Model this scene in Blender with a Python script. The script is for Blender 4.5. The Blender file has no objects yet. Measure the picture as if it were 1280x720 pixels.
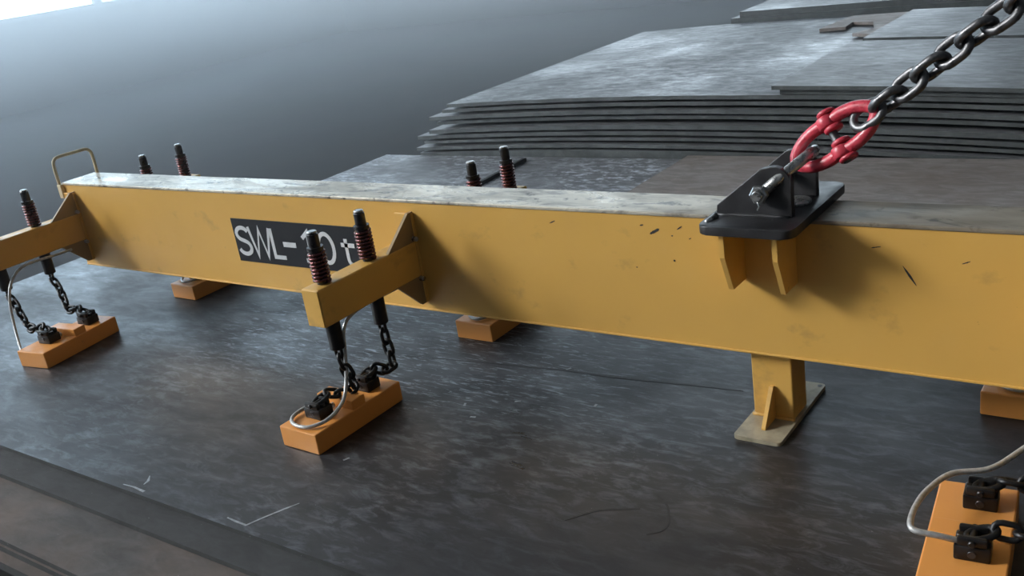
import bpy, bmesh, math, random
from mathutils import Vector, Matrix
random.seed(7)
S = bpy.context.scene
COL = S.collection

# ------------------------------------------------------------------ camera, world, light, exposure
cd = bpy.data.cameras.new('camera'); cam = bpy.data.objects.new('camera', cd); COL.objects.link(cam)
cd.sensor_width = 36.0; cd.lens = 1237.09/1280*36; cd.clip_start = .02; cd.clip_end = 200
RX = Vector((0.80849548, 0.57009038, -0.14605482)); DN = Vector((0.08913965, -0.36394736, -0.92714424)); FW = Vector((-0.58171228, 0.73657266, -0.34506745))
m = Matrix.Identity(4)
for i in range(3):
    m[i][0] = RX[i]; m[i][1] = -DN[i]; m[i][2] = -FW[i]
m[0][3], m[1][3], m[2][3] = 4.4319, -2.3769, 1.4615
cam.matrix_world = m
S.camera = cam
S.view_settings.view_transform = 'Standard'; S.view_settings.look = 'None'
S.view_settings.gamma = 1; S.view_settings.exposure = 0.0; S.view_settings.use_curve_mapping = False
W = bpy.data.worlds.new('world'); S.world = W; W.use_nodes = True
W.node_tree.nodes['Background'].inputs[0].default_value = (.72, .86, 1, 1)
W.node_tree.nodes['Background'].inputs[1].default_value = .10
WIN_END = 7.0      # daylight in the end wall's eye-level windows
WIN_UNSEEN_BACK = 7.5     # back wall windows, unseen, sized for plate reflections and haze glow
WIN_HIGH = 265.0     # tall windows above, in the end wall
HAZE = .095
S.cycles.max_bounces = 6; S.cycles.volume_bounces = 1; S.cycles.diffuse_bounces = 3
S.cycles.sample_clamp_indirect = 4

# ------------------------------------------------------------------ materials
MATS = {}
def nodes(name):
    mt = bpy.data.materials.new(name); mt.use_nodes = True; nt = mt.node_tree
    b = nt.nodes['Principled BSDF']; MATS[name] = mt
    return mt, nt, b
def N(nt, typ, **kw):
    n = nt.nodes.new(typ)
    for k, v in kw.items():
        if k in n.inputs: n.inputs[k].default_value = v
        else: setattr(n, k, v)
    return n
def coords(nt, scale=(1, 1, 1), rot=(0, 0, 0)):
    t = N(nt, 'ShaderNodeTexCoord'); mp = N(nt, 'ShaderNodeMapping')
    mp.inputs['Scale'].default_value = scale; mp.inputs['Rotation'].default_value = rot
    nt.links.new(t.outputs['Object'], mp.inputs[0]); return mp.outputs[0]
def noise(nt, co, scale, detail=4, rough=.55, lo=.35, hi=.65, dist=0):
    n = N(nt, 'ShaderNodeTexNoise', Scale=scale, Detail=detail, Roughness=rough, Distortion=dist)
    nt.links.new(co, n.inputs['Vector'])
    r = N(nt, 'ShaderNodeMapRange'); r.inputs[1].default_value = lo; r.inputs[2].default_value = hi
    nt.links.new(n.outputs[0], r.inputs[0]); return r.outputs[0]
def mix(nt, fac, a, b):
    mx = N(nt, 'ShaderNodeMix', data_type='RGBA')
    if isinstance(fac, float): mx.inputs[0].default_value = fac
    else: nt.links.new(fac, mx.inputs[0])
    for i, c in ((6, a), (7, b)):
        if isinstance(c, tuple): mx.inputs[i].default_value = (*c, 1) if len(c) == 3 else c
        else: nt.links.new(c, mx.inputs[i])
    return mx.outputs[2]
def mul(nt, a, k):
    mm = N(nt, 'ShaderNodeMath', operation='MULTIPLY'); nt.links.new(a, mm.inputs[0])
    if isinstance(k, (int, float)): mm.inputs[1].default_value = k
    else: nt.links.new(k, mm.inputs[1])
    return mm.outputs[0]
def rng(nt, a, lo, hi):
    r = N(nt, 'ShaderNodeMapRange'); r.inputs[3].default_value = lo; r.inputs[4].default_value = hi
    nt.links.new(a, r.inputs[0]); return r.outputs[0]
def bump(nt, b, h, strength=.2, dist=.01):
    n = N(nt, 'ShaderNodeBump', Strength=strength, Distance=dist); nt.links.new(h, n.inputs['Height'])
    nt.links.new(n.outputs[0], b.inputs['Normal'])
def simple(name, col, rough=.5, metal=0., var=.25, scale=30, spec=.5, bmp=.0):
    mt, nt, b = nodes(name); co = coords(nt)
    f = noise(nt, co, scale, 5)
    dark = tuple(c*(1-var) for c in col)
    nt.links.new(mix(nt, f, dark, col), b.inputs['Base Color'])
    nt.links.new(rng(nt, f, max(.05, rough-.08), min(1, rough+.1)), b.inputs['Roughness'])
    b.inputs['Metallic'].default_value = metal; b.inputs['Specular IOR Level'].default_value = spec
    if bmp: bump(nt, b, noise(nt, co, scale*4, 3), bmp, .002)
    return mt

def yellow(name, col, dirt):
    mt, nt, b = nodes(name); co = coords(nt)
    broad = noise(nt, co, 1.6, 3, lo=.3, hi=.7)
    c = mix(nt, broad, tuple(x*.9 for x in col), col)
    smear = noise(nt, coords(nt, (1, 1, 1.3)), 5.5, 5, .6, lo=.60, hi=.80)
    c = mix(nt, mul(nt, smear, dirt), c, (.10, .075, .05))
    speck = noise(nt, co, 42, 3, .5, lo=.73, hi=.77)
    c = mix(nt, mul(nt, speck, .75*dirt), c, (.05, .04, .03))
    nt.links.new(c, b.inputs['Base Color'])
    nt.links.new(rng(nt, noise(nt, co, 14, 4), .28, .46), b.inputs['Roughness'])
    bump(nt, b, noise(nt, co, 60, 3), .04, .002)
    return mt
yellow('yellow_paint', (.71, .415, .10), .5)
yellow('grimy_primer', (.30, .205, .10), .6)
yellow('orange_paint', (.76, .32, .075), .35)

def worn_top():
    mt, nt, b = nodes('worn_top_paint')
    co = coords(nt, (.55, 1.6, 1), (0, 0, .22))
    a = noise(nt, co, 5, 6, .62, .38, .62, .8); d = noise(nt, co, 9, 5, .6, .52, .66, 1.2); k = noise(nt, coords(nt), 26, 4, .6, .62, .72)
    c = mix(nt, a, (.42, .40, .34), (.76, .70, .57)); c = mix(nt, mul(nt, d, .85), c, (.17, .155, .135)); c = mix(nt, mul(nt, k, .9), c, (.05, .045, .04))
    # grime grows along the girder's length towards the lifting lug (trodden and oily there)
    g = N(nt, 'ShaderNodeSeparateXYZ'); tc = N(nt, 'ShaderNodeTexCoord'); nt.links.new(tc.outputs['Object'], g.inputs[0])
    r = N(nt, 'ShaderNodeMapRange'); r.inputs[1].default_value = 2.9; r.inputs[2].default_value = 3.6; nt.links.new(g.outputs[0], r.inputs[0])
    c = mix(nt, mul(nt, r.outputs[0], .85), c, (.13, .10, .065))
    blot = noise(nt, coords(nt, (.7, 1.5, 1)), 11, 4, .6, .60, .68, .6); c = mix(nt, mul(nt, blot, .85), c, (.045, .04, .032))
    rgh = N(nt, 'ShaderNodeMath', operation='MULTIPLY_ADD'); nt.links.new(r.outputs[0], rgh.inputs[0]); rgh.inputs[1].default_value = .3; nt.links.new(rng(nt, a, .42, .20), rgh.inputs[2])
    nt.links.new(c, b.inputs['Base Color'])
    nt.links.new(rgh.outputs[0], b.inputs['Roughness']); b.inputs['Metallic'].default_value = .15
    bump(nt, b, a, .08, .004)
worn_top()

def plate(name, base, worn_or_glare, rough=(.28, .62), metal=.55, patch=.6, stretch=(1, 2.4, 1), rust=0., rot=.35, fs=7, glints=None):
    mt, nt, b = nodes(name)
    co = coords(nt, stretch, (0, 0, rot)); co2 = coords(nt)
    big = noise(nt, co2, 1.1, 3, .5, .38, .66); str_ = noise(nt, co, fs, 7, .66, .40, .68, .6); fine = noise(nt, co, fs*3.4, 6, .7, .48, .78, .5)
    c = mix(nt, str_, base, tuple(x*1.55 for x in base))
    c = mix(nt, mul(nt, mul(nt, fine, big), patch), c, worn_or_glare)
    if rust: c = mix(nt, mul(nt, noise(nt, co2, 2.3, 5, .6, .4, .7), rust), c, (.15, .10, .072))
    chalk = noise(nt, coords(nt, (1, 1.7, 1), (0, 0, -.6)), 75, 2, .5, .76, .79)
    c = mix(nt, mul(nt, mul(nt, chalk, big), .55), c, (.5, .52, .55))
    if glints:      # painted glints: pale streaks in the colour, masked to one area
        sy = N(nt, 'ShaderNodeSeparateXYZ'); nt.links.new(co2, sy.inputs[0]); k = None
        for out_i, (a0, a1, a2, a3) in glints:
            for q0, q1 in ((a0, a1), (a3, a2)):
                r = N(nt, 'ShaderNodeMapRange', interpolation_type='SMOOTHSTEP'); r.inputs[1].default_value = q0; r.inputs[2].default_value = q1
                nt.links.new(sy.outputs[out_i], r.inputs[0]); k = r.outputs[0] if k is None else mul(nt, k, r.outputs[0])
        sc = noise(nt, coords(nt, (.5, 2.6, 1), (0, 0, -.12)), 22, 6, .72, .53, .66, .8)
        c = mix(nt, mul(nt, mul(nt, sc, k), .6), c, (.40, .44, .50))
    nt.links.new(c, b.inputs['Base Color'])
    mrg = N(nt, 'ShaderNodeMath', operation='ADD'); nt.links.new(mul(nt, str_, .5), mrg.inputs[0]); nt.links.new(mul(nt, big, .5), mrg.inputs[1])
    nt.links.new(rng(nt, mrg.outputs[0], rough[1], rough[0]), b.inputs['Roughness'])
    b.inputs['Metallic'].default_value = metal
    bump(nt, b, fine, .10, .003)
    return mt
plate('steel_plate_dark', (.024, .024, .026), (.20, .22, .25), (.25, .58), .4, .8, (.8, 2.2, 1), rot=.3, fs=3.6, glints=((0, (.6, 1.3, 2.3, 3.4)), (1, (-.45, -.1, .5, .9))))
plate('steel_plate_lower', (.036, .034, .033), (.09, .075, .068), (.72, .9), .1, .5, rust=.45)
plate('steel_plate_rear', (.06, .063, .068), (.26, .28, .32), (.24, .62), .4, .9, (1, 2, 1))
plate('steel_plate_glare', (.15, .155, .165), (.75, .80, .88), (.25, .6), .3, 2.5, (.9, 1.8, 1), fs=4)  # bluish-white patches paint reflected light into the low plate's colour
plate('steel_plate_black', (.016, .017, .018), (.035, .036, .038), (.8, .95), .0, .4)  # dark plate; on the front stack's edges it paints in their shade
plate('steel_plate_brown', (.21, .19, .18), (.28, .25, .24), (.5, .75), .2, .4, rust=.35)
plate('steel_plate_grey', (.16, .165, .172), (.30, .31, .33), (.35, .6), .4, .5)
plate('mill_edge', (.06, .068, .07), (.15, .16, .165), (.45, .7), .3, .3)

simple('black_steel', (.012, .012, .013), .38, .3, .4, 40, .5)
simple('black_sign', (.012, .014, .018), .6, 0, .3, 12, .2)
simple('white_letter', (.72, .74, .76), .5, 0, .12, 40)
simple('gunmetal', (.045, .045, .048), .42, .5, .4, 18, .5, .05)
simple('chain_steel', (.16, .16, .165), .36, .7, .5, 60, .5, .1)
simple('rod_steel', (.06, .06, .065), .35, .7, .4, 50)
simple('spring_steel', (.16, .06, .06), .26, .75, .5, 60)
simple('bright_steel', (.55, .55, .54), .30, .9, .4, 50, .5, .05)
simple('cable_sheath', (.55, .55, .54), .38, .35, .3, 90)
simple('red_paint', (.62, .055, .085), .34, 0, .3, 50, .5, .06)
simple('foot_plate_steel', (.42, .37, .26), .5, .15, .4, 22, .5, .05)
simple('dark_bar', (.04, .042, .045), .5, .4, .3, 20)
simple('chalk', (.34, .36, .38), .9, 0, .4, 60)
simple('dark_scratch', (.02, .02, .021), .6, 0, .3, 60)
simple('concrete', (.016, .016, .017), .95, 0, .4, 2, .2)
simple('wall_paint', (.016, .016, .017), .95, 0, .2, 1.5)
simple('window_bar_paint', (.10, .12, .13), .6, 0, .2, 6)
simple('handle_paint', (.74, .62, .40), .45, 0, .2, 30)
def emit(name, col, st):
    mt, nt, b = nodes(name); b.inputs['Base Color'].default_value = (0, 0, 0, 1)
    b.inputs['Emission Color'].default_value = (*col, 1); b.inputs['Emission Strength'].default_value = st
emit('daylit_glass_end', (.58, .80, 1.0), WIN_END)
emit('daylit_glass_back', (.70, .86, 1.0), WIN_UNSEEN_BACK)
emit('daylit_glass_high', (.95, .975, 1.0), WIN_HIGH)

# ------------------------------------------------------------------ mesh helpers
def fin(name, bm, mat, parent=None, smooth=False, sub=None):
    bmesh.ops.recalc_face_normals(bm, faces=bm.faces)
    me = bpy.data.meshes.new(name); bm.to_mesh(me); bm.free()
    if smooth is True:
        for p in me.polygons: p.use_smooth = True
    elif smooth:
        for p in me.polygons: p.use_smooth = True
        me.set_sharp_from_angle(angle=math.radians(smooth))
    me.materials.append(MATS[mat])
    return link(name, me, parent)
def link(name, me, parent=None, mw=None):
    o = bpy.data.objects.new(name, me); COL.objects.link(o)
    if parent is not None:
        o.parent = parent; o.matrix_parent_inverse = WM(parent).inverted()
    if mw is not None: o.matrix_basis = mw
    return o
def WM(o):
    b = o.matrix_basis.copy()
    if o.parent is not None: b = WM(o.parent) @ o.matrix_parent_inverse @ b
    return b
def thing(name, loc, label, cat, group=None, rz=0):
    o = bpy.data.objects.new(name, None); COL.objects.link(o); o.empty_display_size = .05
    o.matrix_basis = Matrix.Translation(Vector(loc)) @ Matrix.Rotation(rz, 4, 'Z')
    return tag(o, label, cat, group)
def tag(o, label, cat, group=None, kind='thing'):
    o['label'] = label; o['category'] = cat; o['kind'] = kind
    if group: o['group'] = group
    return o
def box(bm, x0, x1, y0, y1, z0, z1, bev=0., seg=2, mw=None):
    r = bmesh.ops.create_cube(bm, size=1); vs = r['verts']
    for v in vs: v.co = Vector(((x0+x1)/2+v.co.x*(x1-x0), (y0+y1)/2+v.co.y*(y1-y0), (z0+z1)/2+v.co.z*(z1-z0)))
    if bev:
        es = {e for v in vs for e in v.link_edges}
        rr = bmesh.ops.bevel(bm, geom=list(es), offset=bev, segments=seg, affect='EDGES', profile=.5)
        vs = list({v for f in rr['faces'] for v in f.verts} | {v for v in vs if v.is_valid})
    if mw is not None:
        for v in vs: v.co = mw @ v.co
def frame(t, up):
    t = t.normalized(); s = t.cross(up)
    if s.length < 1e-5: s = t.cross(Vector((1, 0, 0)))
    s.normalize(); return s, s.cross(t).normalized()
def tube(bm, pts, r, n=10, closed=False, cap=True):
    pts = [Vector(p) for p in pts]; k = len(pts)
    rs = r if isinstance(r, (list, tuple)) else [r]*k
    rings = []; s = None
    for i, p in enumerate(pts):
        if closed: t = (pts[(i+1) % k]-pts[i-1])
        else: t = pts[min(i+1, k-1)]-pts[max(i-1, 0)]
        t.normalize()
        if s is None: s, u = frame(t, Vector((0, 0, 1)))
        else:
            s = (s - t*s.dot(t)).normalized(); u = s.cross(t)
        rings.append([bm.verts.new(p+(s*math.cos(a)+u*math.sin(a))*rs[i]) for a in [2*math.pi*j/n for j in range(n)]])
    for i in range(k if closed else k-1):
        a, b = rings[i], rings[(i+1) % k]; off = 0
        if closed and i == k-1:
            off = min(range(n), key=lambda o: (a[0].co-b[o].co).length)
        for j in range(n): bm.faces.new((a[j], a[(j+1) % n], b[(j+1+off) % n], b[(j+off) % n]))
    if cap and not closed: bm.faces.new(rings[0]); bm.faces.new(list(reversed(rings[-1])))
def cyl(bm, a, b, r, n=20, r2=None, bev=0):
    a, b = Vector(a), Vector(b); r2 = r if r2 is None else r2
    if bev:
        d = (b-a).normalized()*bev
        tube(bm, [a, a+d, b-d, b], [r-bev, r, r2, r2-bev], n)
    else: tube(bm, [a, b], [r, r2], n)
def smoothpath(pts, n=8):
    pts = [Vector(p) for p in pts]; P = [pts[0]*2-pts[1]]+pts+[pts[-1]*2-pts[-2]]; out = []
    for i in range(1, len(P)-2):
        for j in range(n):
            t = j/n; a, b, c, d = P[i-1], P[i], P[i+1], P[i+2]
            out.append(.5*((2*b)+(c-a)*t+(2*a-5*b+4*c-d)*t*t+(3*b-a-3*c+d)*t**3))
    return out+[pts[-1]]
def prism(bm, poly, axis, lo, hi, bev=0):
    """extrude a 2-D outline: axis 'x' -> (y,z), 'y' -> (x,z), 'z' -> (x,y)"""
    def P(a, b, c): return {'x': (c, a, b), 'y': (a, c, b), 'z': (a, b, c)}[axis]
    A = [bm.verts.new(P(a, b, lo)) for a, b in poly]; B = [bm.verts.new(P(a, b, hi)) for a, b in poly]
    fs = [bm.faces.new(A), bm.faces.new(list(reversed(B)))]
    n = len(poly)
    for i in range(n): fs.append(bm.faces.new((A[i], A[(i+1) % n], B[(i+1) % n], B[i])))
    if bev:
        es = list(fs[0].edges)+list(fs[1].edges)
        bmesh.ops.bevel(bm, geom=es, offset=bev, segments=2, affect='EDGES', profile=.5)
def rrect(x0, x1, y0, y1, r, n=5):
    out = []
    for cx, cy, a0 in ((x1-r, y1-r, 0), (x0+r, y1-r, 90), (x0+r, y0+r, 180), (x1-r, y0+r, 270)):
        for i in range(n+1):
            a = math.radians(a0+90*i/n); out.append((cx+r*math.cos(a), cy+r*math.sin(a)))
    return out
def ribbon(bm, pts, w, place, h=.001):
    """flat stroke of width w along 2-D points; place(a, b, depth) -> 3-D"""
    k = len(pts); L, Rr = [], []
    for i in range(k):
        a = Vector(pts[max(i-1, 0)]); b = Vector(pts[min(i+1, k-1)]); p = Vector(pts[i])
        d1 = (p-a).normalized() if i else (b-p).normalized(); d2 = (b-p).normalized() if i < k-1 else d1
        nn = (Vector((-d1.y, d1.x))+Vector((-d2.y, d2.x))); nn.normalize()
        c = max(.45, nn.dot(Vector((-d1.y, d1.x)))); ww = w[i] if isinstance(w, list) else w
        L.append(p+nn*ww/2/c); Rr.append(p-nn*ww/2/c)
    top = [(bm.verts.new(place(*l, h)), bm.verts.new(place(*r_, h))) for l, r_ in zip(L, Rr)]
    bot = [(bm.verts.new(place(*l, 0)), bm.verts.new(place(*r_, 0))) for l, r_ in zip(L, Rr)]
    for i in range(k-1):
        a, b, c, d = top[i], top[i+1], bot[i], bot[i+1]
        bm.faces.new((a[0], a[1], b[1], b[0])); bm.faces.new((c[0], d[0], d[1], c[1]))
        bm.faces.new((a[0], b[0], d[0], c[0])); bm.faces.new((a[1], c[1], d[1], b[1]))
    bm.faces.new((top[0][0], bot[0][0], bot[0][1], top[0][1])); bm.faces.new((top[-1][0], top[-1][1], bot[-1][1], bot[-1][0]))

# ------------------------------------------------------------------ the hall: floor, walls, windows, haze
ZF = -.55; XE = -14.0; YB = 16.0; ZR = 13.5
def struct(o): o['kind'] = 'structure'; return o
bm = bmesh.new(); box(bm, XE-.4, 14, -18, YB+.4, ZF-.2, ZF); struct(fin('floor', bm, 'concrete'))
def windowed_wall(name, wname0, axis, at, spans, lo, hi, zlo, zhi, mats):
    """a wall with window openings: spans = (a0, a1, z0, z1)"""
    thick = .3; sgn = -1 if axis == 'x' else 1
    cuts_a = sorted({lo, hi} | {s[0] for s in spans} | {s[1] for s in spans}); cuts_z = sorted({zlo, zhi} | {s[2] for s in spans} | {s[3] for s in spans})
    bm = bmesh.new()
    for i in range(len(cuts_a)-1):
        for j in range(len(cuts_z)-1):
            a0, a1, z0, z1 = cuts_a[i], cuts_a[i+1], cuts_z[j], cuts_z[j+1]; ca, cz = (a0+a1)/2, (z0+z1)/2
            if any(s[0] < ca < s[1] and s[2] < cz < s[3] for s in spans): continue
            if axis == 'x': box(bm, at-thick, at, a0, a1, z0, z1)
            else: box(bm, a0, a1, at, at+thick, z0, z1)
    struct(fin(name, bm, 'wall_paint'))
    for k, (a0, a1, z0, z1) in enumerate(spans):
        w = bpy.data.objects.new('window_%d' % (wname0+k), None); COL.objects.link(w); w['kind'] = 'structure'
        w.matrix_basis = Matrix.Translation((at, (a0+a1)/2, z0) if axis == 'x' else ((a0+a1)/2, at, z0))
        n = max(1, round((a1-a0)/4.2)); st = (a1-a0)/n
        for i in range(n):
            bm = bmesh.new(); p0, p1 = a0+i*st+.05, a0+(i+1)*st-.05
            if axis == 'x': box(bm, at-.2, at-.18, p0, p1, z0+.03, z1-.03)
            else: box(bm, p0, p1, at+.18, at+.2, z0+.03, z1-.03)
            fin('pane', bm, mats[k], w)
        for i in range(n+1):
            bm = bmesh.new(); p = a0+i*st; hw = .09
            if axis == 'x': box(bm, at-.24, at-.10, p-hw, p+hw, z0, z1)
            else: box(bm, p-hw, p+hw, at+.10, at+.24, z0, z1)
            fin('mullion', bm, 'window_bar_paint', w)
        bm = bmesh.new()
        if axis == 'x': box(bm, at-.26, at+.04, a0-.05, a1+.05, z0-.06, z0)
        else: box(bm, a0-.05, a1+.05, at-.04, at+.26, z0-.06, z0)
        fin('sill', bm, 'window_bar_paint', w)
windowed_wall('wall_left', 1, 'x', XE, [(-11.55, 13.65, 1.10, 7.6), (-13.6, -7.6, 8.0, 13.0)], -18, YB+.3, ZF, ZR, ['daylit_glass_end', 'daylit_glass_high'])
windowed_wall('wall_back', 3, 'y', YB, [(-13.0, .8, 1.5, 6.6)], XE, 14, ZF, ZR, ['daylit_glass_back'])
mt = bpy.data.materials.new('haze_volume'); mt.use_nodes = True; nt = mt.node_tree; nt.nodes.clear()
out = nt.nodes.new('ShaderNodeOutputMaterial'); vs = nt.nodes.new('ShaderNodeVolumeScatter')
vs.inputs['Color'].default_value = (.95, .97, 1, 1); vs.inputs['Density'].default_value = HAZE; vs.inputs['Anisotropy'].default_value = .5
tc = nt.nodes.new('ShaderNodeNewGeometry'); sx = nt.nodes.new('ShaderNodeSeparateXYZ'); nt.links.new(tc.outputs['Position'], sx.inputs[0])
def ramp(o, a, b, lo, hi):
    r = nt.nodes.new('ShaderNodeMapRange'); r.interpolation_type = 'SMOOTHSTEP'
    for i_, v_ in enumerate((a, b, lo, hi)): r.inputs[i_+1].default_value = v_
    nt.links.new(o, r.inputs[0]); return r.outputs[0]
qn = nt.nodes.new('ShaderNodeMath'); qn.operation = 'MULTIPLY_ADD'; nt.links.new(sx.outputs[1], qn.inputs[0]); qn.inputs[1].default_value = -.45; nt.links.new(sx.outputs[0], qn.inputs[2])
dn = mul(nt, mul(nt, ramp(qn.outputs[0], 2.4, -4.2, .0, 1), HAZE), ramp(sx.outputs[2], -.45, 2.0, .12, 1))   # smoke gathers at the far end and rises
dn = mul(nt, dn, ramp(sx.outputs[1], 3.5, 11., 1, 1.5))
nt.links.new(dn, vs.inputs['Density'])
nt.links.new(vs.outputs[0], out.inputs['Volume']); MATS['haze_volume'] = mt
bm = bmesh.new(); box(bm, XE-.35, 13.5, -17.5, YB+.35, ZF-.1, ZR+.2)
tag(fin('haze', bm, 'haze_volume'), 'thin blue-grey haze hanging in the air of the hall', 'haze', kind='stuff')

# ------------------------------------------------------------------ steel plates
def sag_plate(name, x0, x1, y0, y1, top, th, mat, label, group, sag=None, nx=24, edge='mill_edge', rough_edge=0.):
    bm = bmesh.new(); sag = sag or (lambda x: 0.)
    T = []; rnd = random.Random(name+label)
    for i in range(nx+1):
        x = x0+(x1-x0)*i/nx; z = top+sag(x); j = rnd.uniform(-1, 1)*rough_edge
        T.append([bm.verts.new(c) for c in ((x, y0+j, z), (x, y1, z), (x, y1, z-th), (x, y0+j, z-th))])
    for i in range(nx):
        for k in range(4):
            f = bm.faces.new((T[i][k], T[i][(k+1) % 4], T[i+1][(k+1) % 4], T[i+1][k])); f.material_index = 0 if k in (0, 2) else 1
    for r_ in (T[0], T[-1]): bm.faces.new(r_).material_index = 1
    o = fin(name, bm, mat); o.data.materials.append(MATS[edge])
    return tag(o, label, 'steel plate', group)
G1 = 'plates of the stack the girder stands on'
main = sag_plate('steel_plate', -.98, 6.6, -1.03, 1.46, 0, .014, 'steel_plate_dark', 'wide dark steel plate the orange magnets and girder foot stand on', G1, nx=6, edge='steel_plate_black')
sag_plate('steel_plate', -.95, 6.6, -1.135, 1.46, -.0142, .016, 'steel_plate_black', 'dark steel plate peeping out just below the wide top plate edge', G1, nx=6, rough_edge=.002, edge='steel_plate_black')
sag_plate('steel_plate', -.90, 6.6, -1.345, 1.44, -.0304, .018, 'steel_plate_lower', 'brownish steel plate jutting out below the top plates in the bottom corner', G1, nx=6, rough_edge=.003, edge='steel_plate_black')
sag_plate('steel_plate', -.95, 6.6, -1.352, 1.45, -.0486, .020, 'steel_plate_lower', 'thin steel plate edge right under the jutting brownish plate', G1, nx=6, rough_edge=.003, edge='steel_plate_black')
sag_plate('steel_plate', -.95, 6.6, -1.385, 1.45, -.0688, .03, 'steel_plate_lower', 'lowest steel plate edge visible in the bottom corner of the stack', G1, nx=6, edge='steel_plate_black')
def plinth(x0, x1, y0, y1, z1):
    bm = bmesh.new(); box(bm, x0, x1, y0, y1, ZF, z1); struct(fin('floor_plinth', bm, 'concrete'))
plinth(-.7, 6.4, -1.1, 1.3, -.0990)

# marks on the plate
def mark(pts, w, mat, name):
    bm = bmesh.new(); ribbon(bm, pts, w, lambda a, b, d: (a, b, .0002+d), .0006); fin(name, bm, mat, main)
mark([(2.194, -1.000), (2.235, -1.003), (2.28, -1.004), (2.30, -.955), (2.325, -.90), (2.345, -.86)], [.004, .007, .006, .006, .008, .002], 'chalk', 'chalk_mark')
mark([(1.77, -.985), (1.765, -.965), (1.742, -.943)], [.003, .009, .003], 'chalk', 'chalk_mark')
mark([(1.70, -1.012), (1.75, -1.008), (1.81, -1.012)], [.003, .006, .009], 'chalk', 'chalk_mark')
mark([(1.774, .018), (2.285, .085), (2.634, .128), (2.824, .138), (2.992, .154), (3.254, .178)], [.002, .005, .010, .016, .010, .002], 'dark_scratch', 'scratch')
mark(smoothpath([(3.105, -.63, 0), (3.168, -.556, 0), (3.261, -.51, 0), (3.27, -.435, 0), (3.326, -.479, 0), (3.36, -.56, 0), (3.328, -.602, 0)], 5) and
     [(p.x, p.y) for p in smoothpath([(3.105, -.63, 0), (3.168, -.556, 0), (3.261, -.51, 0)], 5)], .007, 'dark_scratch', 'scratch')
mark([(p.x, p.y) for p in smoothpath([(3.272, -.435, 0), (3.326, -.479, 0), (3.36, -.56, 0), (3.328, -.602, 0)], 5)], .006, 'dark_scratch', 'scratch')
for x, y in ((2.634, .14), (2.60, -.12), (2.44, -.2), (2.52, -.26), (2.86, -.06), (2.30, -.62)):
    a = random.uniform(0, 3.1); mark([(x-.010*math.cos(a), y-.010*math.sin(a)), (x+.010*math.cos(a), y+.010*math.sin(a))], .008, 'chalk', 'chalk_speck')

# rear stacks
G2 = 'plates of the low stack behind the girder'; G3 = 'plates of the tall bowed stack at the back'
sag_plate('steel_plate', -1.03, 7, 1.56, 3.215, -.12, .02, 'steel_plate_glare', 'smooth pale steel plate lying low behind the girder', G2, nx=4)
sag_plate('steel_plate', 1.595, 7, 1.60, 3.215, -.095, .0245, 'steel_plate_brown', 'brown steel plate lying on the low plate behind the lifting lug', G2, nx=4)
sag_plate('steel_plate', -1.0, 7, 1.6, 3.215, -.145, .02, 'steel_plate_lower', 'steel plate hidden under the smooth pale low plate', G2, nx=4)
plinth(-.8, 6.6, 1.7, 3.15, -.1652)
dome = lambda x: -.0112*(x-1.05)**2
zz = -.1195; layers = [(.080, -.70, 3.25, .012), (.030, -.72, 3.24, .014), (.026, -.66, 3.27, .012), (.034, -.70, 3.255, .010), (.036, -.56, 3.235, .022), (.030, -.50, 3.28, .010), (.034, -.55, 3.25, .016), (.030, -.42, 3.27, .010), (.032, -.36, 3.255, .0)]
z = -.155
order = ['lowest', 'second', 'third', 'fourth', 'fifth', 'sixth', 'seventh', 'eighth', 'topmost full-width']
for k, (th, xl, yf, gap) in enumerate(layers):
    z += th
    top = z
    sag_plate('steel_plate', xl, 4.6, yf, 6.35, top, th*.78, 'steel_plate_rear' if k == 8 else 'steel_plate_grey', '%s steel plate of the tall bowed stack, counted from its base' % order[k], G3, dome, 30, rough_edge=.006)
    z += gap
TOPZ = z
plinth(.5, 1.6, 3.5, 6.2, -.142)
d2 = lambda x: dome(x)
sag_plate('steel_plate', 2.20, 4.6, 3.27, 6.3, TOPZ+.027, .026, 'steel_plate_grey', 'lower of the paired plates on the tall stack behind the sling chain', G3, d2, 20)
sag_plate('steel_plate', 2.16, 4.6, 3.245, 4.72, TOPZ+.056, .024, 'steel_plate_grey', 'upper of the paired plates on the tall stack, sharp near corner', G3, d2, 20)
sag_plate('steel_plate', 2.22, 4.6, 4.80, 6.1, TOPZ+.060, .028, 'steel_plate_grey', 'short thick plate behind the paired plates on the tall stack', G3, d2, 20)
bm = bmesh.new()
prism(bm, [(1.66, 5.52), (1.86, 5.55), (1.84, 5.78), (2.02, 5.72), (2.12, 5.40), (2.02, 5.20), (2.19, 5.12), (2.19, 6.15), (1.72, 6.15)], 'z', TOPZ-.003, TOPZ+.022)
tag(fin('cut_plate', bm, 'steel_plate_brown'), 'small brown offcut plate with a notched edge on the tall stack', 'steel plate')
sag_plate('steel_plate', .60, 7.4, 6.45, 8.9, TOPZ+.085, .05, 'steel_plate_rear', 'pale plate topping the farthest stack', 'plates of the farthest stack', None, 8)
sag_plate('steel_plate', .52, 7.4, 6.43, 8.9, TOPZ+.034, .10, 'steel_plate_grey', 'thick grey plate under the top of the farthest stack', 'plates of the farthest stack', None, 8)
plinth(.7, 7.2, 6.6, 8.7, TOPZ-.0665)
# slim bar lying on the low plate
bm = bmesh.new(); box(bm, -.013, .013, -.30, .30, 0, .026, .002, mw=Matrix.Translation((.42, 2.80, -.1195)) @ Matrix.Rotation(.07, 4, 'Z'))
tag(fin('spacer_bar', bm, 'dark_bar'), 'slim dark steel bar lying on the smooth low plate behind the girder', 'bar')

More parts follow.
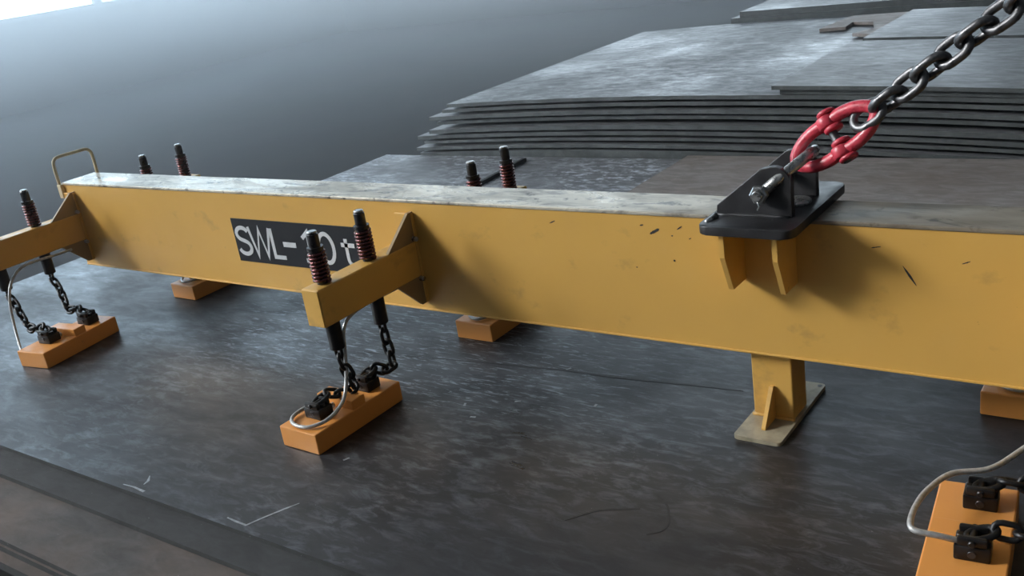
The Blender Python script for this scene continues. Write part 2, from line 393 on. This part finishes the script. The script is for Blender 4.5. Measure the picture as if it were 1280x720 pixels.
# ------------------------------------------------------------------ the lifting beam
ZT = .634; ZB = .234; WB = .168; XL = .02; XR = 7.0
beam = thing('lifting_beam', (3.41, WB/2, 0), 'long yellow box-section lifting beam with a black load sign, standing on a foot', 'lifting beam')
bm = bmesh.new(); box(bm, XL, XR, 0, .012, ZB+.0005, ZT-.012, 0); fin('front_web', bm, 'yellow_paint', beam)
bm = bmesh.new(); box(bm, XL, XR, WB-.012, WB, ZB+.0005, ZT-.012, 0); fin('back_web', bm, 'yellow_paint', beam)
tf = bmesh.new(); box(tf, XL-.004, XR, -.003, WB+.003, ZT-.012, ZT, .003, 2); tfo = fin('top_flange', tf, 'worn_top_paint', beam)
bm = bmesh.new(); box(bm, XL, XR, -.004, WB+.004, ZB-.006, ZB+.0005, .002); fin('bottom_flange', bm, 'yellow_paint', beam)
bm = bmesh.new(); box(bm, XL, XL+.012, .0125, WB-.0125, ZB+.001, ZT-.0125); fin('end_plate', bm, 'yellow_paint', beam)
# handle loop at the far end
bm = bmesh.new(); hx = .0
tube(bm, smoothpath([(hx, -.006, .560), (hx, -.006, .62), (hx, -.006, .712), (hx, .004, .738), (hx, .03, .748), (hx, .11, .748), (hx, .165, .748), (hx, .186, .738), (hx, .195, .712), (hx, .195, .63), (hx, .195, .57)], 5), .0075, 10)
fin('handle', bm, 'handle_paint', beam, True)
bm = bmesh.new(); box(bm, XL-.03, XL+.0, -.016, .020, .56, .625, .003); fin('handle_bracket', bm, 'handle_paint', beam)
bm = bmesh.new(); box(bm, XL-.03, XL+.0, WB-.004, WB+.034, .56, .622, .003); fin('handle_bracket', bm, 'handle_paint', beam)
# weld smudges, oil spots near the top edge
def spot(x, z, w, h, a):
    bm = bmesh.new(); pts = []
    for i in range(9):
        t = -1+2*i/8; pts.append((x+t*w*math.cos(a), z+t*w*math.sin(a)))
    ribbon(bm, pts, [max(.0008, h*math.sqrt(max(0, 1-(-1+2*i/8)**2))*random.uniform(.7, 1.2)) for i in range(9)], lambda a_, b_, d: (a_, -d, b_), .0006)
    fin('oil_spot', bm, 'dark_scratch', beam)
for a in ((3.10, .575, .018, .010, .5), (3.06, .592, .006, .004, .2), (3.18, .59, .010, .004, .6), (2.75, .585, .012, .004, .4), (3.155, .565, .003, .004, 0), (3.21, .56, .004, .003, .5),
          (3.155, .49, .003, .006, 1.2), (3.80, .50, .030, .005, -1.0), (3.93, .545, .010, .003, .4), (3.03, .46, .003, .003, 0), (3.72, .57, .012, .003, .2)): spot(*a)
# load sign with lettering
sg = bmesh.new(); box(sg, 1.193, 1.945, -.0035, .0, .339, .520, .0008); sign = fin('sign_plate', sg, 'black_sign', beam)
LH = .122; LZ = .367
def glyph(strokes, x0, w, lw=.0165):
    bm = bmesh.new()
    for st in strokes:
        ribbon(bm, [(x0+a*w, LZ+b*LH) for a, b in st], lw, lambda a, b, d: (a, -.0035-d, b), .0012)
    fin('letter', bm, 'white_letter', sign)
def arc(cx, cy, rx, ry, a0, a1, n=14): return [(cx+rx*math.cos(math.radians(a0+(a1-a0)*i/n)), cy+ry*math.sin(math.radians(a0+(a1-a0)*i/n))) for i in range(n+1)]
glyph([arc(.5, .735, .42, .215, 25, 250, 12)+arc(.5, .27, .44, .225, 75, -160, 14)], 1.204, .085)
glyph([[(.02, 1), (.27, .02), (.5, .95), (.73, .02), (.98, 1)]], 1.285, .128, .0145)
glyph([[(.06, 1), (.06, .04), (.98, .04)]], 1.416, .066)
glyph([[(0, .50), (1, .50)]], 1.480, .072, .020)
glyph([[(.10, .76), (.52, .97), (.52, .0)], [(.1, .03), (.95, .03)]], 1.588, .075)
glyph([arc(.5, .5, .43, .47, 0, 360, 24)], 1.672, .092)
glyph([[(.40, .86), (.40, .25)]+arc(.66, .22, .26, .19, 180, 300, 8), [(.05, .66), (.95, .66)]], 1.796, .076)

# cross arms with springs, on both sides
ARM_Z0, ARM_Z1 = .363, .490
def cross_arm(xc, side):
    """side -1: towards the viewer; +1: behind"""
    Y = (lambda d: -d) if side < 0 else (lambda d: WB+d)
    hw = .0375; L = .48
    y0, y1 = sorted((Y(.012), Y(L)))
    bm = bmesh.new(); box(bm, xc-hw, xc+hw, y0, y1, ARM_Z0, ARM_Z1, .005, 2); arm = fin('cross_arm', bm, 'yellow_paint', beam)
    bm = bmesh.new(); box(bm, xc-hw+.002, xc+hw-.002, *sorted((Y(L), Y(L+.003))), ARM_Z0+.003, ARM_Z1-.003, .001); fin('end_cap', bm, 'yellow_paint', arm)
    bm = bmesh.new(); prism(bm, [(Y(0), .592), (Y(.022), .592), (Y(.150), ARM_Z1-.001), (Y(0), ARM_Z1-.001)], 'x', xc+hw-.014, xc+hw-.002); fin('gusset', bm, 'grimy_primer', arm)
    bm = bmesh.new(); prism(bm, [(Y(0), .262), (Y(.03), .262), (Y(.135), ARM_Z0+.001), (Y(0), ARM_Z0+.001)], 'x', xc+hw-.014, xc+hw-.002); fin('gusset', bm, 'grimy_primer', arm)
    bm = bmesh.new(); box(bm, xc-hw-.002, xc+hw+.002, *sorted((Y(0), Y(.012))), .264, .588, .002); fin('mounting_plate', bm, 'yellow_paint', arm)
    for z in (.500, .355):
        bm = bmesh.new(); cyl(bm, (xc+hw-.004, Y(.018), z), (xc+hw+.016, Y(.018), z), .009, 8, bev=.002); fin('bolt', bm, 'bright_steel', arm, 40)
    for d in (.209, .4197):
        y = Y(d)
        bm = bmesh.new(); cyl(bm, (xc, y, ARM_Z1-.002), (xc, y, ARM_Z1+.165), .0185, 20, bev=.003)
        cyl(bm, (xc, y, ARM_Z1+.11), (xc, y, ARM_Z1+.122), .026, 20)
        fin('spring_rod', bm, 'rod_steel', arm, 40)
        bm = bmesh.new(); cyl(bm, (xc, y, ARM_Z1+.165), (xc, y, ARM_Z1+.173), .0165, 20, bev=.003); fin('rod_cap', bm, 'bright_steel', arm, 40)
        pts = []; coils = 8.5; n = int(coils*14)
        for i in range(n+1):
            a = 2*math.pi*coils*i/n; pts.append((xc+.0255*math.cos(a), y+.0255*math.sin(a), ARM_Z1+.006+.102*i/n))
        bm = bmesh.new(); tube(bm, pts, .0048, 6); fin('coil_spring', bm, 'spring_steel', arm, True)
        bm = bmesh.new(); cyl(bm, (xc, y, ARM_Z0-.10), (xc, y, ARM_Z0+.002), .0250, 20, bev=.004)
        for s in (-1, 1):
            tube(bm, [(xc+s*.013, y, ARM_Z0-.095), (xc+s*.013, y, ARM_Z0-.118), (xc+s*.009, y, ARM_Z0-.13), (xc, y, ARM_Z0-.133)], .0055, 8)
        fin('chain_sleeve', bm, 'black_steel', arm, 40)
    return arm
XA, XM, XN = .061, 2.142, 4.240
for xc in (XA, XM, XN):
    for s in (-1, 1): cross_arm(xc+(0 if s < 0 else .055 if xc < 1 else .014), s)

# lifting lug on top of the beam
LY0, LY1 = -.165, .262; LZ0, LZ1 = ZT, ZT+.024
bm = bmesh.new(); prism(bm, rrect(3.312, 3.568, LY0, LY1, .030), 'z', LZ0, LZ1, .003); lug = fin('lug_base', bm, 'gunmetal', beam, 40)
def ear(y, sgn):
    o = [(3.325, LZ1), (3.532, LZ1), (3.532, .752)]
    for i in range(7):
        a = math.radians(-10+110*i/6); o.append((3.487+.045*math.cos(a), .746+.043*math.sin(a)))
    o += [(3.452, .782), (3.328, .683)]
    bm = bmesh.new(); prism(bm, o, 'y', y-.011, y+.011, .002); fin('lug_ear', bm, 'gunmetal', lug)
    bm = bmesh.new(); tube(bm, [(3.325+.2*i/8, y-.014, LZ1+.001+random.uniform(-.001, .001)) for i in range(9)], [.005+random.uniform(-.0008, .0008) for i in range(9)], 8); fin('weld_bead', bm, 'gunmetal', lug, True)
ear(-.05, -1); ear(.13, 1)
for x in (3.363, 3.507):
    bm = bmesh.new(); prism(bm, [(.0, LZ0-.001), (-.128, LZ0-.001), (-.128, .560), (-.085, .455), (-.0, .455)], 'x', x-.007, x+.007); fin('stiffener', bm, 'yellow_paint', lug)
    bm = bmesh.new(); prism(bm, [(WB, LZ0-.001), (LY1-.01, LZ0-.001), (LY1-.01, .560), (WB+.05, .455), (WB, .455)], 'x', x-.007, x+.007); fin('stiffener', bm, 'yellow_paint', lug)
bm = bmesh.new(); tube(bm, [(3.325, -.128, LZ1-.002), (3.335, -.085, LZ1+.004)], [.006, .009], 8); fin('weld_blob', bm, 'bright_steel', lug, True)
bm = bmesh.new(); cyl(bm, (3.50, .06, LZ1-.001), (3.50, .06, LZ1+.010), .038, 28, bev=.003); fin('wear_disc', bm, 'bright_steel', lug, 40)

# support foot under the beam
bm = bmesh.new(); box(bm, 3.350, 3.470, .036, .140, .0122, ZB-.004, .004); foot = fin('support_leg', bm, 'yellow_paint', beam)
bm = bmesh.new(); prism(bm, rrect(3.340, 3.480, -.099, .279, .012), 'z', .0, .0125, .0015)
fin('foot_plate', bm, 'foot_plate_steel', foot)
for y in (.262,):
    bm = bmesh.new(); cyl(bm, (3.466, y, .0124), (3.466, y, .0130), .007, 14); fin('bolt_hole', bm, 'black_steel', foot)
for s, ya in ((-1, .036), (1, .140)):
    bm = bmesh.new(); prism(bm, [(ya, .0125), (ya+s*.082, .0125), (ya+s*.082, .018), (ya+s*.010, .115), (ya, .115)], 'x', 3.404, 3.416); fin('foot_gusset', bm, 'yellow_paint', foot)
bm = bmesh.new(); tube(bm, [(3.347+.126*i/10, .034, .0135+random.uniform(0, .002)) for i in range(11)], [.006+random.uniform(-.001, .001) for i in range(11)], 8); fin('weld_bead', bm, 'yellow_paint', foot, True)

# ------------------------------------------------------------------ chain links
def link_mesh(name, pitch, d, width, mat, n=10, m=7):
    bm = bmesh.new(); R_ = (width-d)/2; half = (pitch+d)/2-R_; pts = []   # inner length = pitch
    for i in range(m+1):
        a = -math.pi/2+math.pi*i/m; pts.append((half+R_*math.cos(a), R_*math.sin(a), 0))
    for i in range(m+1):
        a = math.pi/2+math.pi*i/m; pts.append((-half+R_*math.cos(a), R_*math.sin(a), 0))
    tube(bm, pts, d/2, n, closed=True)
    bmesh.ops.recalc_face_normals(bm, faces=bm.faces)
    me = bpy.data.meshes.new(name); bm.to_mesh(me); bm.free()
    for p in me.polygons: p.use_smooth = True
    me.materials.append(MATS[mat]); return me
BIG = link_mesh('link', .060, .0215, .074, 'chain_steel', 12, 9)
SML = link_mesh('link', .0410, .0135, .046, 'black_steel', 8, 6)
def lay_chain(parent, path, pitch, me, twist=0., jitter=0., up=Vector((0, 1, 0))):
    P = smoothpath(path, 24); L = [0]
    for a, b in zip(P, P[1:]): L.append(L[-1]+(b-a).length)
    n = max(1, round(L[-1]/pitch)); step = L[-1]/n
    def at(s):
        s = min(max(s, 0), L[-1]); i = 0
        while i < len(L)-2 and L[i+1] < s: i += 1
        f = (s-L[i])/max(1e-9, L[i+1]-L[i]); return P[i].lerp(P[i+1], f)
    u = up
    for k in range(n):
        a, b = at(k*step), at((k+1)*step); t = (b-a).normalized(); s, u2 = frame(t, u); u = u2
        ang = twist+(math.pi/2 if k % 2 else 0)+random.uniform(-jitter, jitter)
        Y_ = s*math.cos(ang)+u2*math.sin(ang); Z_ = t.cross(Y_)
        mw = Matrix.Identity(4); c = (a+b)/2
        for i in range(3): mw[i][0] = t[i]; mw[i][1] = Y_[i]; mw[i][2] = Z_[i]; mw[i][3] = c[i]
        link('link', me, parent, mw)

# ------------------------------------------------------------------ sling: shackle, red coupling links, chain
YC = .04
pin = Vector((3.456, YC, .722)); apex = Vector((3.545, YC, .795)); cdir = Vector((.80, 0, .60)).normalized()
perp = Vector((-cdir.z, 0, cdir.x))
sh = thing('bow_shackle', (3.456, YC, .71), 'bright steel shackle pinned through the dark lug ears', 'shackle')
bm = bmesh.new()
cdirs = (apex-pin).normalized(); pts = []
hwid = .104
pts = [pin+Vector((0, -hwid, 0)), pin+Vector((0, -hwid+.002, 0))+cdirs*.045, pin+Vector((0, -hwid+.03, 0))+cdirs*.085, pin+Vector((0, -.035, 0))+cdirs*.118, pin+cdirs*.128,
       pin+Vector((0, .035, 0))+cdirs*.118, pin+Vector((0, hwid-.03, 0))+cdirs*.085, pin+Vector((0, hwid-.002, 0))+cdirs*.045, pin+Vector((0, hwid, 0))]
tube(bm, smoothpath(pts, 5), .0140, 12)
fin('bow', bm, 'bright_steel', sh, True)
bm = bmesh.new(); cyl(bm, pin+Vector((0, -.115, 0)), pin+Vector((0, .125, 0)), .0125, 16, bev=.002); fin('pin', bm, 'bright_steel', sh, 40)
bm = bmesh.new(); cyl(bm, pin+Vector((0, -.132, 0)), pin+Vector((0, -.112, 0)), .025, 6, bev=.004); cyl(bm, pin+Vector((0, -.140, 0)), pin+Vector((0, -.131, 0)), .014, 12, bev=.002); fin('nut', bm, 'bright_steel', sh, 35)
bm = bmesh.new(); cyl(bm, pin+Vector((0, .112, 0)), pin+Vector((0, .130, 0)), .023, 20, bev=.005); fin('pin_head', bm, 'bright_steel', sh, 35)
bm = bmesh.new(); tube(bm, [pin+Vector((.0, -.137, -.012)), pin+Vector((.006, -.139, -.026)), pin+Vector((.001, -.14, -.036))], .0022, 8); fin('split_pin', bm, 'bright_steel', sh, True)

def coupling(origin, axis, wid, label, z0):
    """forged coupling link: two half links joined over a cross pin.  axis = along, wid = across"""
    a = axis.normalized(); w = (wid-a*wid.dot(a)).normalized(); nrm = a.cross(w)
    K = 1.4; t = thing('coupling_link', origin, label, 'coupling link')
    P = lambda x, y, z=0: origin+(a*x+w*y+nrm*z)*K
    for s in (-1, 1):
        bm = bmesh.new()
        path = smoothpath([P(s*.008, -.030), P(s*.030, -.031), P(s*.058, -.025), P(s*.080, -.012), P(s*.086, 0), P(s*.080, .012), P(s*.058, .025), P(s*.030, .031), P(s*.008, .030)], 4)
        k = len(path); tube(bm, path, [K*(.0125-.0015*math.sin(math.pi*i/(k-1))) for i in range(k)], 10)
        for e in (-1, 1):        # eyes: one in the middle on one half, a fork on the other
            if s < 0: cyl(bm, P(0, e*.020), P(0, e*.041), .0185*K, 16, bev=.003)
            else:
                cyl(bm, P(.006, e*.010), P(.006, e*.019), .0175*K, 16, bev=.003); cyl(bm, P(.006, e*.042), P(.006, e*.050), .0175*K, 16, bev=.003)
        fin('half_link', bm, 'red_paint', t, 50)
    bm = bmesh.new(); cyl(bm, P(.001, -.052), P(.001, .052), .008*K, 14, bev=.002); fin('cross_pin', bm, 'chain_steel', t, 40)
    return t
def ONP(x, z): return Vector((x, YC, z))
view = Vector((-.5, .8, -.3))
c0 = ONP(3.612, .840); ax = (ONP(3.66, .872)-ONP(3.545, .795)).normalized()
wid = Vector((-.42, .25, .60))
coupling(c0, ax, wid, 'red forged coupling link between the shackle and the sling chain', .8)
ch = thing('sling_chain', (3.67, YC, .87), 'heavy grey sling chain rising from the red coupling link', 'chain')
start = c0+ax*.070
lay_chain(ch, [start, ONP(3.689, .888), ONP(3.816, .986), ONP(3.927, 1.071), ONP(4.014, 1.132), ONP(4.25, 1.30), ONP(4.55, 1.515), ONP(4.8, 1.70)], .060, BIG, .62)

# ------------------------------------------------------------------ magnets
def clevis(parent, x, y, z, mw, pull=(0, 1)):
    """black chain holder bolted on the magnet, local coords"""
    T = lambda p: mw @ Vector(p)
    bm = bmesh.new(); box(bm, x-.036, x+.036, y-.030, y+.030, z, z+.036, .004, 2, mw); b = fin('chain_holder', bm, 'black_steel', parent, 40)
    for s in (-1, 1):
        bm = bmesh.new(); box(bm, x-.030, x+.030, y+s*.022-.007, y+s*.022+.007, z+.034, z+.056, .005, 2, mw); fin('cheek', bm, 'black_steel', b, 40)
    bm = bmesh.new(); cyl(bm, T((x, y-.036, z+.045)), T((x, y+.036, z+.045)), .0075, 12, bev=.002); fin('cheek_pin', bm, 'black_steel', b, 40)
    for s in (-1, 1):
        bm = bmesh.new(); cyl(bm, T((x+s*.023, y, z+.035)), T((x+s*.023, y, z+.047)), .010, 6, bev=.001); fin('bolt', bm, 'black_steel', b, 30)
    bm = bmesh.new(); cyl(bm, T((x, y-.0295, z+.018)), T((x, y-.0325, z+.018)), .009, 14, bev=.001); fin('grease_cap', bm, 'rod_steel', b, 40)
    bm = bmesh.new()
    px, py = pull; R_ = .019; pts = []
    c = Vector((x+px*.016, y+py*.016, z+.050)); dx = Vector((px, py, .25)).normalized(); sd = Vector((-py, px, 0))
    for i in range(20):
        a_ = 2*math.pi*i/20; pts.append(T(c+dx*math.cos(a_)*.031+sd*math.sin(a_)*.018))
    tube(bm, pts, .0080, 8, closed=True); fin('eye_link', bm, 'black_steel', b, True)
    return b
ML, MW_, MH = .392, .169, .0715
def magnet(x, y, yaw, label, holders, step=.032):
    """x,y: near-right lower corner (towards +x, -y)"""
    t = thing('lifting_magnet', (x, y, 0), label, 'lifting magnet', 'orange lifting magnets resting on the plate', yaw)
    mw = WM(t)
    bm = bmesh.new(); box(bm, -MW_, 0, 0, ML, .0, MH, .004, 2, mw); body = fin('body', bm, 'orange_paint', t)
    bm = bmesh.new(); box(bm, -MW_+.002, -.002, .172, .230, MH-.002, MH+step, .003, 2, mw); fin('raised_block', bm, 'orange_paint', t)
    bm = bmesh.new(); cyl(bm, mw @ Vector((-MW_*.5, .158, MH+.010)), mw @ Vector((-MW_*.5, .164, MH+.010)), .009, 14); fin('cable_gland', bm, 'bright_steel', t)
    for hx, hy, pull in holders: clevis(t, hx, hy, MH, mw, pull)
    return t, mw
def hang(pts, label):
    c = thing('suspension_chain', pts[-1], label, 'chain', 'black chains between arms and magnets')
    lay_chain(c, pts, .0410, SML, .3, .25, Vector((1, 0, 0)))
def cable(pts, label, r=.0062):
    bm = bmesh.new(); tube(bm, smoothpath(pts, 8), r, 10)
    tag(fin('power_cable', bm, 'cable_sheath', None, True), label, 'cable', 'silver magnet cables')
def eye(mw, hx, hy, pull, up=.060): return mw @ Vector((hx+pull[0]*.042, hy+pull[1]*.042, MH+up))
ZS = ARM_Z0-.128
# near middle magnet
H = [(-.089, .105, (.15, 1)), (-.075, .312, (.15, 1))]
mA, wA = magnet(2.2, -.636, -.017, 'orange lifting magnet hanging slack under the arm in front of the load sign', H)
e = eye(wA, *H[0]); hang([(XM, -.4197, ZS), (XM+.004, -.415, .20), (2.160, -.405, .145), (2.158, -.402, .112), (2.142, -.42, .103), e], 'black chain from near end of the sign-side arm to the near end of its magnet')
e = eye(wA, *H[1]); hang([(XM, -.209, ZS), (XM+.008, -.210, .18), (2.170, -.222, .118), (2.166, -.246, .105), e], 'black chain beside the sign-side arm gusset down to the magnet far end')
cable([(2.146, -.10, .352), (2.146, -.20, .354), (2.148, -.29, .355), (2.15, -.355, .345), (2.15, -.388, .31), (2.15, -.40, .25), (2.155, -.425, .16), (2.175, -.475, .108), (2.188, -.56, .088), (2.150, -.615, .080), (2.085, -.617, .080), (2.045, -.58, .082), (2.05, -.51, .086), (2.09, -.478, .084)], 'silver cable looping round the holder on the magnet before the load sign')
# near left magnet
H = [(-.092, .112, (-.9, .35)), (-.080, .312, (-.95, .2))]
mB, wB = magnet(.482, -.554, .157, 'orange lifting magnet at the far end of the girder, seen fully beside the frame edge', H)
e = eye(wB, *H[0]); hang([(XA, -.4197, ZS), (.10, -.425, .20), (.17, -.44, .135), (.24, -.455, .112), (.285, -.455, .118), e], 'black chain sagging to the near end of the far-end magnet')
e = eye(wB, *H[1]); hang([(XA, -.209, ZS), (.11, -.215, .19), (.17, -.24, .13), (.22, -.255, .112), (.245, -.25, .12), e], 'black chain slanting to the far end of the far-end magnet')
cable([(.105, -.10, .345), (.105, -.19, .347), (.105, -.29, .352), (.105, -.363, .342), (.115, -.422, .295), (.13, -.458, .225), (.165, -.487, .14), (.225, -.52, .07), (.285, -.545, .045), (.33, -.545, .045)], 'silver cable arching down to the far-end magnet')
# magnets behind the girder
H = [(-.085, .105, (0, 1)), (-.085, .312, (0, 1))]
for (mx, my, xa, w1, w2) in ((.479, .2135, XA, 'orange lifting magnet half hidden behind the girder below the load sign', 'far-end magnet behind the girder'),
                             (2.232, .2436, XM, 'orange lifting magnet half hidden behind the middle of the girder', 'mid-girder magnet behind the girder'),
                             (4.084, .2576, XN, 'orange lifting magnet behind the girder, cut by the frame edge', 'magnet behind the girder at the frame edge')):
    mm, ww = magnet(mx, my, 0, w1, H)
    for k, yy in enumerate((WB+.209, WB+.4197)):
        e = eye(ww, *H[k]); dx = e.x-xa
        hang([(xa, yy, ZS), (xa+dx*.25, yy, .19), (xa+dx*.6, yy+.02, .125), (xa+dx*.85, yy+.02, .118), e], 'black chain to the %s end of the %s' % (('near', 'far')[k], w2))
    x0 = mx-MW_
    cable([(xa+.04, WB+.10, .352), (xa+.04, WB+.25, .350), (xa+.03, WB+.34, .31), (x0+.02, my+.2, .15), (x0+.03, my+.06, .088), (x0+.09, my+.02, .080), (x0+.13, my+.06, .085), (x0+.12, my+.13, .085)], 'silver cable of the %s' % w2)
# near right magnet
H = [(-.070, .118, (.98, .35)), (-.073, .312, (.98, .35))]
mF, wF = magnet(4.134, -.588, .106, 'orange lifting magnet with two black holders, cut by the bottom corner', H, .003)
e = eye(wF, *H[0]); hang([(XN, -.4197, ZS), (XN+.01, -.42, .19), (4.235, -.43, .135), (4.20, -.44, .118), (4.165, -.445, .122), e], 'black chain on the near holder of the corner magnet')
e = eye(wF, *H[1]); hang([(XN, -.209, ZS), (XN+.01, -.21, .19), (4.235, -.22, .135), (4.19, -.24, .118), (4.15, -.25, .122), e], 'black chain on the far holder of the corner magnet')
cable([(4.26, -.05, .352), (4.20, -.10, .24), (4.10, -.13, .155), (4.04, -.236, .14), (3.967, -.29, .14), (3.935, -.37, .138), (3.926, -.44, .136), (3.930, -.50, .132), (3.945, -.52, .128), (3.99, -.512, .122), (4.04, -.49, .105)], 'pale cable bent beside the corner magnet', .0068)
